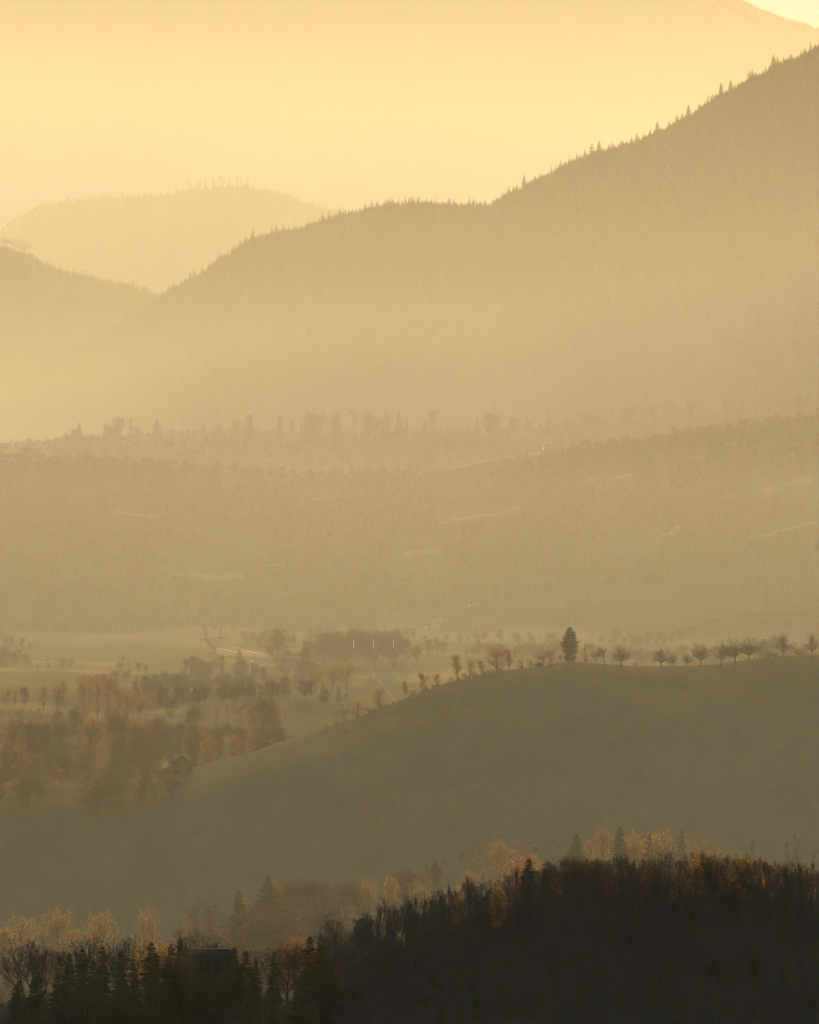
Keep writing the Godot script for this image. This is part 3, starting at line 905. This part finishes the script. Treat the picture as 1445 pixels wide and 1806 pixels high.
# ------------------------------------------------------------------ the hill of golden birches behind it
func birch_hill_trees() -> void:
	for t in [[2, 1622, "gold", 1.3, "gold tree at the very end of the birch hill"], [32, 1614, "gold", 1.4, "broad gold tree second from the birch hill's end"], [74, 1605, "ochre", 0.9, "pale slim birch before the bright gold pair"], [99, 1601, "gold", 1.1, "tall bright gold birch above the wide bare crowns"], [128, 1630, "gold", 1.5, "low spreading gold tree beside the tall bright birch"], [155, 1640, "rust", 1.3, "low orange tree in the gap before the lone gold teardrop"],
			[181, 1604, "gold", 0.9, "lone gold birch shaped like a teardrop above the round bare crown"], [251, 1605, "gold", 0.6, "thin gold birch, the brighter of a small pair in the blue shade"], [270, 1600, "rust", 0.55, "thin gold birch, the fainter of a small pair in the blue shade"], [330, 1615, "ochre", 1.0, "faint ochre birch behind the house spruces"],
			[428, 1585, "gold", 0.8, "gold birch peeping out behind the spruce in the blue shade"], [488, 1556, "gold", 0.9, "gold birch lit along the tall spruce's sunny edge"], [650, 1547, "gold", 0.8, "gold birch, paler of the two above the sapling slope"], [684, 1543, "gold", 0.9, "bright gold birch leaning above the sapling slope"],
			[768, 1515, "brown", 1.0, "brownish slim tree faint above the sapling slope"], [745, 1552, "ochre", 1.0, "small pale gold tree just over the sapling slope"], [800, 1562, "ochre", 1.2, "pale low gold bush tree at the sapling slope's edge"], [832, 1534, "gold", 1.1, "small round gold tree below the great gold crown"], [851, 1532, "ochre", 0.7, "tiny gold tree between the round one and the great crown"],
			[886, 1481, "gold", 1.5, "great broad gold tree above the ridge, largest golden crown"], [910, 1492, "rust", 1.2, "orange tree joined to the great gold crown's shoulder"], [926, 1503, "gold", 1.1, "lower gold tree ending the great crown's group"],
			[1047, 1480, "gold", 0.9, "bright gold tree at the orange tree's foot, beside a bluish spruce"], [1063, 1463, "rust", 1.2, "orange-red tree between two spruces on the birch hill"], [1119, 1467, "gold", 1.2, "gold birch beside the tallest spruce of the birch hill"], [1162, 1464, "gold", 0.9, "sparkling gold birch touching the dark narrow spruce"], [1180, 1486, "thin_rust", 1.1, "faint half-bare tree between sparkling birch and slim spruce"], [1240, 1478, "rust", 1.1, "hazy orange tree standing past the slim spruce"]]:
		tree(t[2], t[0], t[1], R(1560, 1640), t[4], "", t[3] * 0.76)
	for t in [[420, 1568, 1.2, "hazy spruce with a gold edge in the blue shade"], [472, 1542, 1.3, "tall hazy spruce with gold birch at its sunny edge"], [1018, 1468, 1.5, "bluish broad spruce first along the birch hill's top"], [1095, 1456, 1.25, "tallest dense spruce on the birch hill's top"], [1147, 1470, 1.0, "dark narrow spruce touching the sparkling birch"]]:
		tree("spruce", t[0], t[1], R(1570, 1600), t[3], "", t[2])
	tree("slim_spruce", 1205, 1461, 1580, "slim pointed spruce standing clear past the sparkling birch", "", 1.35)
	for t in [[344, 1588, 1.2, "hazy bare crown in the blue shade beyond the house"], [370, 1592, 1.0, "smaller hazy bare crown in the blue shade beyond the house"], [1328, 1476, 0.5, "single tall thin bare pole on the hazy hill"], [1395, 1478, 0.7, "tall bare tree, first of three thin ones at the hill's far end"], [1410, 1470, 0.8, "tall bare tree, tallest of three thin ones at the hill's far end"], [1436, 1492, 0.8, "tall bare tree, last of three thin ones at the hill's far end"]]:
		tree("upright", t[0], t[1], R(1580, 1640), t[3], "", t[2])
	for t in [[515, 1550, "round crowned dark tree next to the spruce's gold edge"], [545, 1548, "round crowned dark tree, taller one of the hazy trio"], [565, 1556, "round crowned dark tree, lower one of the hazy trio"], [612, 1552, "wide dark crown in the middle of the hazy wood"], [635, 1560, "wide dark crown just before the paler gold birch"], [715, 1532, "dusky tree past the bright leaning birch"]]:
		tree("round", t[0], t[1], R(1580, 1640), t[2], "", 1.3)
	for i in 60:
		var px := R(-60, 980)
		tree("round" if i % 3 else "brown", px, lut([[0, 1655], [200, 1655], [330, 1630], [430, 1600], [500, 1575], [700, 1580], [800, 1580], [980, 1540]], px) + R(0, 30), R(1480, 1680), "dusky tree of the birch hill " + by(px, HAZY), "dusky trees " + by(px, HAZY), R(1.0, 1.5))
	var h: Dictionary = hills.birch_hill
	var spots := []
	for i in 1100:
		var px := R(-1000, 2400)
		var d := R(1320, 1560)
		var x := (px - 722.5) * K * d
		spots.append([Vector3(x, ground(h, x, d) - 0.2, -d), R(6, 11), R(0.9, 1.4)])
	wood("hazy_wood", "dusky wood covering the face of the birch hill", "round", spots)

# ------------------------------------------------------------------ the meadow hill
func meadow_hill_trees() -> void:
	tree("lone_spruce", 1006, 1104, 2398, "lone dense spruce standing tall on the meadow hill's crest", "", 0.80)
	tree("slim_spruce", 921, 1161, 2400, "tiny dark spruce among the rusty trees of the meadow hill", "", 1.5)
	for t in [[606, 1247, "bare", 0.9, "lowest small bare tree on the meadow hill's long slope"], [632, 1240, "thin_rust", 1.2, "low tree next above the lowest one on the long slope"], [670, 1215, "thin_rust", 1.0, "slender rusty tree alone on the middle of the long slope"], [717, 1203, "rust", 1.0, "small rusty tree before the pointed one on the long slope"], [743, 1187, "rust", 0.95, "pointed rusty tree on the long slope"], [772, 1190, "rust", 0.9, "small rusty tree standing just above the pointed one"],
			[808, 1156, "rust", 0.85, "tall narrow rusty birch where the long slope steepens"], [828, 1164, "thin_rust", 0.8, "thin half-bare tree beside the tall narrow birch"], [852, 1166, "rust", 1.2, "low rusty tree before the widest crown of the crest"], [877, 1145, "rust", 1.5, "widest rusty crown on the meadow hill's crest"], [900, 1152, "rust", 1.2, "rusty crown grown into the widest one"], [936, 1165, "thin_rust", 1.2, "low rusty tree past the tiny dark spruce"], [958, 1150, "thin_rust", 1.2, "half-bare tree before the lone spruce, outer of two"], [972, 1144, "thin_rust", 1.3, "half-bare tree before the lone spruce, taller of two"], [990, 1152, "thin_rust", 0.7, "thin bare tree touching the lone spruce's shadow side"],
			[1034, 1141, "thin_rust", 0.8, "thin young tree just past the lone spruce"], [1053, 1152, "bare", 1.2, "low spreading bare tree, smaller one past the lone spruce"], [1068, 1143, "bare", 1.6, "wide low bare tree, bushy one past the lone spruce"]]:
		tree(t[2], t[0], t[1] - 3, R(2393, 2402), t[4], "", t[3] * 1.45)
	for t in [[1096, 1137, 1.0, "pollard tree with a long trunk, before the gap in the crest's row"], [1168, 1143, 1.3, "pollard tree after the gap, leaning over a smaller one"], [1187, 1153, 1.0, "small pollard tree under the leaning one"], [1212, 1151, 1.1, "smallest round pollard tree alone in the row"], [1237, 1130, 1.1, "fan-shaped pollard tree after the smallest one"], [1274, 1128, 1.0, "pollard tree with its foot below the crest line"], [1299, 1124, 1.1, "pollard tree, first of a touching pair"], [1322, 1122, 1.2, "pollard tree, second of a touching pair"], [1383, 1116, 1.1, "dense round pollard tree beside the low hedge"], [1434, 1115, 0.85, "pollard tree on a crooked trunk at the row's far end"]]:
		tree("pollard", t[0], t[1], R(2388, 2400), t[3], "", t[2])
	tree("thin_rust", 1341, 1136, 2402, "thin faint tree between the touching pair and the hedge")
	for t in [[1356, 1146, "low hedge bush beside the dense round pollard"], [1368, 1149, "low hedge bush under the dense round pollard"], [1410, 1142, "spreading scrub bush between the dense and the crooked pollard"]]:
		tree("scrub", t[0], t[1], 2399, t[2], "", 1.6)
	for t in [[612, 1289, 2370, 0, 1.3, "gold bush by itself on the shaded slope face"], [1042, 1184, 2380, 0, 1.3, "gold bush below the wide low bare tree"], [1072, 1189, 2376, 2, 1.5, "ochre bush second below the crest, past the lone spruce"], [1106, 1188, 2378, 0, 1.5, "gold bush below the long-trunked pollard"], [1142, 1200, 2372, 2, 1.3, "ochre bush below the gap in the pollard row"], [1285, 1188, 2378, 1, 1.0, "bright orange bush below the touching pair of pollards"], [1258, 1200, 2372, 1, 1.5, "rusty bush below the pollard with its foot under the crest"], [982, 1186, 2378, 2, 1.2, "dull bush below the lone spruce"]]:
		tree("bush", t[0], t[1], t[2], t[5], "", t[4], t[3])
	for t in [[478, 1300, "ochre", 1.8, "big dull gold willow on the low end of the meadow hill"], [497, 1308, "ochre", 1.4, "smaller gold tree beside the big dull willow"], [440, 1322, "rust", 1.6, "low rusty tree between the barn and the big willow"], [282, 1340, "rust", 1.5, "rusty tree standing close to the barn's lean-to"], [180, 1342, "rust", 1.5, "rusty tree in the hedge across from the barn"], [205, 1338, "round", 1.4, "roundest tree of the hedge across from the barn"], [240, 1350, "thin_rust", 1.5, "half-bare tree of the hedge nearer the barn"], [60, 1344, "round", 1.3, "round tree at the lit grass strip, outer one"], [102, 1346, "thin_rust", 1.2, "leaning half-bare tree at the lit grass strip"]]:
		tree(t[2], t[0], t[1], R(2396, 2408), t[4], "", t[3])
	for i in 46:
		var px := R(-40, 330)
		tree(["brown", "thin_rust", "round", "rust"][i % 4], px, lut([[0, 1362], [140, 1362], [200, 1358], [290, 1358], [330, 1362]], px) + R(0, 22), R(2330, 2395), "low brown tree in the meadow hedge " + by(px, HEDGE), "hedge trees " + by(px, HEDGE), R(1.1, 1.7))
	for i in 40:
		var px := R(560, 1000)
		var d := R(2395, 2406)
		var x := (px - 722.5) * K * d
		tree_at("bush" if i % 2 else "scrub", Vector3(x, top(x, d), -d), R(1.5, 3.5), "small rusty shrub along the meadow hill's crest", "shrubs along the meadow hill's crest", R(1.0, 1.8))
	# scrub and woodland scattered down the shaded face
	var h: Dictionary = hills.meadow_hill
	var pools := [[], []]
	for i in 4200:
		var d := R(1850, 2345)
		var x := R(-1.5, 1.6) * 240.0
		if grain.get_noise_2d(x * 0.01, d * 0.01) < (0.9 if d > 2120 else 0.12): continue
		pools[0 if rng.randf() < 0.6 else 1].append([Vector3(x, ground(h, x, d) - 0.2, -d), R(2, 5), R(1.0, 1.6)])
	wood("slope_wood", "brown wood on the shaded face of the meadow hill", "brown", pools[0])
	wood("slope_scrub", "bare scrub on the shaded face of the meadow hill", "scrub", pools[1])

# ------------------------------------------------------------------ the valley
func valley_trees() -> void:
	for t in [[8, 1210, 2910, "rust", 1.3, "rusty tree at the end of the valley row, behind the lit field"], [25, 1216, 2915, "rust", 1.0, "rusty tree second in the valley row, behind the lit field"], [42, 1210, 2910, "round", 0.8, "dark slim tree in the valley row at the lit field's end"], [75, 1208, 2890, "rust", 1.2, "orange-brown tree after the dark slim one in the valley row"], [100, 1206, 2880, "rust", 1.1, "wide brown crown in the valley row"], [112, 1199, 2900, "rust", 0.9, "brown pointed crown behind the wide one in the valley row"],
			[150, 1190, 2870, "rust", 1.0, "tall brown tree, first of the valley's highest group"], [171, 1194, 2880, "rust", 0.8, "slim brown tree in the middle of the valley's highest group"], [190, 1186, 2875, "rust", 0.9, "tallest brown tree of the valley's highest group"], [206, 1203, 2870, "rust", 1.0, "orange tree on the sunny flank of the highest group"], [226, 1216, 2860, "rust", 1.0, "orange tree stepping down from the highest group"], [246, 1224, 2850, "rust", 1.2, "broad orange tree below the highest group"],
			[300, 1230, 2820, "brown", 1.2, "brown tree in the middle of the valley, rounded"], [335, 1250, 2780, "round", 0.8, "dark narrow tree in the valley's middle, first of a pair"], [346, 1245, 2785, "round", 0.8, "dark narrow tree in the valley's middle, second of a pair"], [380, 1243, 2790, "rust", 0.8, "slender rusty tree, first of the valley poplars"], [400, 1237, 2795, "rust", 0.7, "slender rusty tree, second of the valley poplars"], [425, 1240, 2790, "rust", 0.8, "slender rusty tree, third of the valley poplars"],
			[460, 1231, 2740, "round", 1.3, "dark conical tree with glowing edges above the big willow"], [484, 1244, 2745, "rust", 1.1, "rusty tree on the dark conical one's sunny side"], [50, 1250, 2680, "gold", 1.2, "gold-edged tree on the dark bank below the lit field"], [205, 1264, 2700, "gold", 1.5, "gold bush-like tree on the dark bank, wider of two"], [236, 1262, 2700, "gold", 1.2, "gold bush-like tree on the dark bank, taller of two"]]:
		tree(t[3], t[0], t[1], t[2], t[5], "", t[4])
	for t in [[313, 1187, 3050, 1.4, "broad hazy spruce in the valley behind the brown trees"], [505, 1189, 3050, 1.6, "broad spruce beside the golden thicket in the valley"], [570, 1204, 2990, 1.6, "broad dark spruce before the golden valley trees"], [597, 1207, 2995, 0.8, "tiny slim spruce next to the broad dark one"], [539, 1130, 3330, 1.5, "tall spruce where the sagging conductors end"], [422, 1144, 3400, 1.4, "hazy spruce under the sagging conductors"], [282, 1202, 3000, 1.0, "narrow spruce next to the broad hazy valley one"]]:
		tree("spruce", t[0], t[1], t[2], t[4], "", t[3])
	for t in [[490, 1102, 3450, "round", 1.0, "tall hazy round tree beyond the sagging conductors"], [348, 1219, 2950, "round", 1.5, "round dark dome tree in front of the golden thicket"], [412, 1204, 2980, "round", 1.8, "wide flat-topped dark tree ringed by gold"], [376, 1214, 3000, "ochre", 1.2, "yellow tree between the dome tree and the flat-topped one"], [480, 1190, 3080, "ochre", 1.3, "yellow tree at the golden thicket's end by the broad spruce"], [462, 1200, 3080, "ochre", 1.2, "yellow tree inside the golden thicket by the mast"], [520, 1186, 3100, "ochre", 1.2, "yellow tree past the broad spruce"], [556, 1176, 3120, "ochre", 1.6, "yellow tree, widest of the golden valley trees below the insulators"], [585, 1170, 3120, "ochre", 1.5, "yellow tree in the middle below the insulators"], [612, 1162, 3130, "ochre", 1.2, "yellow tree, last and tallest below the insulators"], [640, 1108, 3480, "round", 1.0, "hazy tall tree crowning the wood behind the insulators"]]:
		tree(t[3], t[0], t[1], t[2], t[5], "", t[4])
	for t in [[1355, 1080, "round", 1.0, "dim tall tree beyond the pollard row, outer of three"], [1384, 1070, "spruce", 1.1, "dim pointed tree beyond the pollard row, middle of three"], [1432, 1066, "ochre", 1.2, "dim golden tree beyond the pollard row, last of three"]]:
		tree(t[2], t[0], t[1], 3300, t[4], "", t[3])
	var hd := [[[-40, 500], [[0, 1268], [100, 1252], [250, 1256], [300, 1270], [380, 1278], [500, 1280]], 2560.0, 2880.0, 120, ["rust", "brown", "round", "brown"], "brown tree in the valley wood", "valley wood trees"],
		[[240, 640], [[240, 1215], [400, 1222], [640, 1232]], 2930.0, 3060.0, 46, ["brown", "ochre", "round", "rust"], "hazy tree in the spruce thicket", "thicket trees"]]
	for z in hd:
		for i in z[4]:
			var px := R(z[0][0], z[0][1])
			tree(z[5][i % 4], px, lut(z[1], px) + R(-10, 22), R(z[2], z[3]), z[6] + " " + by(px, VALLEY), z[7] + " " + by(px, VALLEY), R(0.6, 1.0))
	# hedgerow on the flat field and the hazy wood across the valley
	for i in 26:
		var px: float = [R(-20, 60), R(60, 175), R(210, 350)][i % 3]
		tree("brown" if i % 2 else "round", px, lut([[0, 1172], [100, 1163], [200, 1166], [260, 1150], [350, 1155]], px) + R(-6, 12), R(3480, 3640), "hazy tree in the broken hedgerow across the flat valley field", "hazy hedgerow trees on the valley field", R(0.9, 1.3))
	for i in 70:
		var px := R(545, 745) if i % 2 else R(740, 1000)
		if i % 10 == 9: px = R(1040, 1140)
		tree(["round", "brown", "upright", "round"][i % 4], px, lut([[545, 1128], [600, 1115], [680, 1112], [760, 1120], [1140, 1120]], px) + R(-8, 16), R(3420, 3560) if px < 740 else R(3800, 4000), "dim tree in the hazy wood across the valley", "dim trees of the wood across the valley", R(0.9, 1.4))
	var spots := []
	for i in 6000:
		var d := R(2950, 4250)
		var x := R(-0.75, 0.75) * 0.2 * d
		if grain.get_noise_2d(x * 0.004, d * 0.003 + 300.0) < 0.2: continue
		spots.append([Vector3(x, top(x, d) - 0.3, -d), R(7, 15), R(0.9, 1.4)])
	wood("valley_wood", "dim woods scattered over the hazy valley floor", "brown", spots)

# ------------------------------------------------------------------ the slopes beyond the valley
func slope_trees() -> void:
	for t in [[580, 975, 4500, "ochre", 0.9, "slim golden tree on the hazy slope, fainter of a pair"], [617, 971, 4500, "ochre", 0.9, "slim golden tree on the hazy slope, brighter of a pair"], [668, 822, 4790, "ochre", 1.1, "golden tree on the brow at the lit field's low end"], [730, 814, 4790, "ochre", 1.1, "golden tree on the brow where the lit field begins"], [760, 804, 4830, "ochre", 0.8, "small golden tree behind the lit field's beginning"], [818, 838, 4740, "ochre", 1.1, "golden tree just under the lit sloping field"], [840, 886, 4660, "gold", 1.8, "low golden clump alone below the lit sloping field"],
			[1222, 984, 4480, "gold", 1.3, "bright golden clump on the slope above the pollard row, taller part"], [1196, 992, 4480, "gold", 1.5, "bright golden clump on the slope above the pollard row, lower part"], [1397, 857, 4720, "gold", 1.5, "golden round tree high on the hazy slope"], [1284, 876, 4690, "gold", 1.3, "golden tree beside the glinting house on the far slope"], [1040, 724, 5450, "round", 2.0, "huge dim crown between two lit fields"], [1063, 738, 5430, "round", 1.6, "dim crown leaning on the huge one between two lit fields"], [355, 1018, 4420, "ochre", 1.2, "dull gold tree above the terraced field on the hazy slope"], [405, 1028, 4400, "ochre", 1.4, "dull gold tree at the end of the terraced field"]]:
		tree(t[3], t[0], t[1], t[2], t[5], "", t[4])
	for i in 110:
		var px := R(-20, 1460)
		tree(["round", "upright", "brown", "spruce"][i % 4], px, lut([[0, 775], [40, 765], [150, 740], [200, 728], [300, 735], [500, 722], [600, 712], [1000, 722], [1200, 700], [1445, 690]], px) + R(2, 26), R(5340, 5460), "dim tall tree in the mountain's foot belt " + by(px, BELT), "belt trees " + by(px, BELT), R(0.8, 1.2))
	for i in 24:
		var px := R(-20, 600)
		tree("round" if i % 2 else "ochre", px, lut([[0, 785], [200, 800], [400, 818], [600, 825]], px) + R(-6, 10), R(4790, 4850), "dim low tree along the brow of the lower slope", "dim trees along the lower slope's brow", R(1.0, 1.5))
	var pools := [[], []]
	for i in 24000:
		var up := rng.randf() < 0.4
		var d := R(5050, 6050) if up else R(4200, 4790)
		var x := R(-0.2, 0.21) * d
		var px := 722.5 + x / (K * d)
		var skip := false
		if not up:
			for t in hills.lower_slope.fields:
				if absf(x - t.x) < t.w * 1.1 and absf(d - t.d - t.l * 0.3) < t.l * 0.9: skip = true
			if d > 4740 and px > 740 and px < 1000: skip = true
		elif (px > 1060 and px < 1190 and d < 5500): skip = true
		if skip or grain.get_noise_2d(x * 0.005, d * 0.005 + 900.0) < (-0.25 if not up else -0.3): continue
		pools[1 if rng.randf() < 0.3 else 0].append([Vector3(x, top(x, d) - 0.3, -d), R(5, 11), R(1.0, 1.6)])
	wood("slope_forest", "hazy leafless woods covering the slopes below the mountain", "brown", pools[0])
	wood("slope_spruce_forest", "hazy spruce woods on the slopes below the mountain", "far_spruce", pools[1])

# ------------------------------------------------------------------ the mountains
func mountain_trees() -> void:
	var at := {}
	for t in [[1213, 184, "sharp tall spruce spike halfway up the mountain's skyline"], [1056, 248, "twin-topped spruce clump where the mountain's skyline steepens"], [1362, 96, "broad spruce near the top of the mountain's skyline"], [1270, 146, "tall spruce on the mountain's skyline beside a smaller one"], [1287, 140, "spruce with stepped branches high on the mountain's skyline"], [924, 308, "ragged tall spruce just up from the dip in the mountain's skyline"], [1158, 213, "thin spire spruce on the mountain's skyline above the middle rise"], [1122, 233, "full cone spruce on the middle rise of the mountain's skyline"]]:
		tree("spruce", t[0], t[1], 7000, t[2], "", 1.2)
	var px := -30.0
	while px < 1475.0:
		px += R(5.0, 15.0)
		var x := (px - 722.5) * K * 7000.0
		var d := R(6960, 7010)
		tree_at("far_spruce", Vector3(x, ground(hills.forested_mountain, x, d), -d), R(8, 19) * (1.25 if rng.randf() < 0.15 else 1.0), "dark spruce on the mountain's skyline " + by(px, SKYLINE), "skyline spruces " + by(px, SKYLINE), R(1.2, 1.8))
	var h: Dictionary = hills.forested_mountain
	var spots := []
	for i in 26000:
		var d := 6960.0 - 1330.0 * pow(rng.randf(), 0.9)
		var x := R(-900, 950)
		var y := ground(h, x, d)
		if y < -140.0: continue
		spots.append([Vector3(x, y - 0.4, -d), R(9, 17), R(1.0, 1.5)])
	for i in 5000:
		var d := R(6940, 7060)
		var x := R(-900, 950)
		spots.append([Vector3(x, ground(h, x, d) - 0.4, -d), R(4, 9), R(1.0, 1.4)])
	wood("mountain_forest", "unbroken spruce forest clothing the mountain above the valley", "far_spruce", spots)
	# the hills behind
	for t in [[8, 416, 1.5, "broad hazy tree, first of the clump on the wooded hill's corner"], [28, 414, 1.6, "broad hazy tree, tallest of the clump on the wooded hill's corner"], [46, 424, 1.5, "broad hazy tree, last of the clump on the wooded hill's corner"]]:
		tree("bare", t[0], t[1], 8500, t[3], "", t[2])
	for i in 26:
		var qx := 65.0 + 225.0 * i / 26.0 + R(-4, 4)
		var x := (qx - 722.5) * K * 8500.0
		tree_at("upright" if i % 3 else "far_spruce", Vector3(x, ground(hills.left_wooded_hill, x, 8495.0), -8495.0), R(9, 19), "faint tree on the skyline of the small hill behind the mountain's foot", "faint trees on the small hill's skyline", R(1.0, 1.6))
	for i in 56:
		var qx := 85.0 + 545.0 * i / 56.0 + R(-5, 5)
		var x := (qx - 722.5) * K * 10500.0
		var tall := R(10, 20) if qx < 300 else (R(20, 34) if qx < 440 else R(8, 14))
		tree_at("upright" if i % 3 else "far_spruce", Vector3(x, ground(hills.far_wooded_hill, x, 10495.0), -10495.0), tall, "pale tree on the far rounded hill's skyline, on its " + by(qx, FAR), "far hill trees on its " + by(qx, FAR), R(0.9, 1.5))
	for i in 34:
		var qx := 1285.0 + 170.0 * i / 34.0 + R(-2, 2)
		var x := (qx - 722.5) * K * 16000.0
		tree_at("far_spruce", Vector3(x, ground(hills.high_mountain, x, 15990.0), -15990.0), R(12, 26), "tiny spruce on the high mountain's skyline against the yellow sky", "spruces on the high mountain's skyline", R(1.0, 1.3))
	spots = []
	for i in 3000:
		var d := R(8300, 8560)
		var x := R(-1000, -380)
		spots.append([Vector3(x, ground(hills.left_wooded_hill, x, d) - 0.4, -d), R(8, 14), R(1.0, 1.5)])
	for i in 3000:
		var d := R(10300, 10560)
		var x := R(-1300, 100)
		spots.append([Vector3(x, ground(hills.far_wooded_hill, x, d) - 0.4, -d), R(8, 13), R(1.0, 1.5)])
	for i in 5000:
		var d := R(15700, 16030)
		var x := R(500, 2000)
		spots.append([Vector3(x, ground(hills.high_mountain, x, d) - 0.4, -d), R(10, 18), R(1.0, 1.5)])
	wood("distant_forest", "faint forests on the hills and the high mountain behind", "far_spruce", spots)
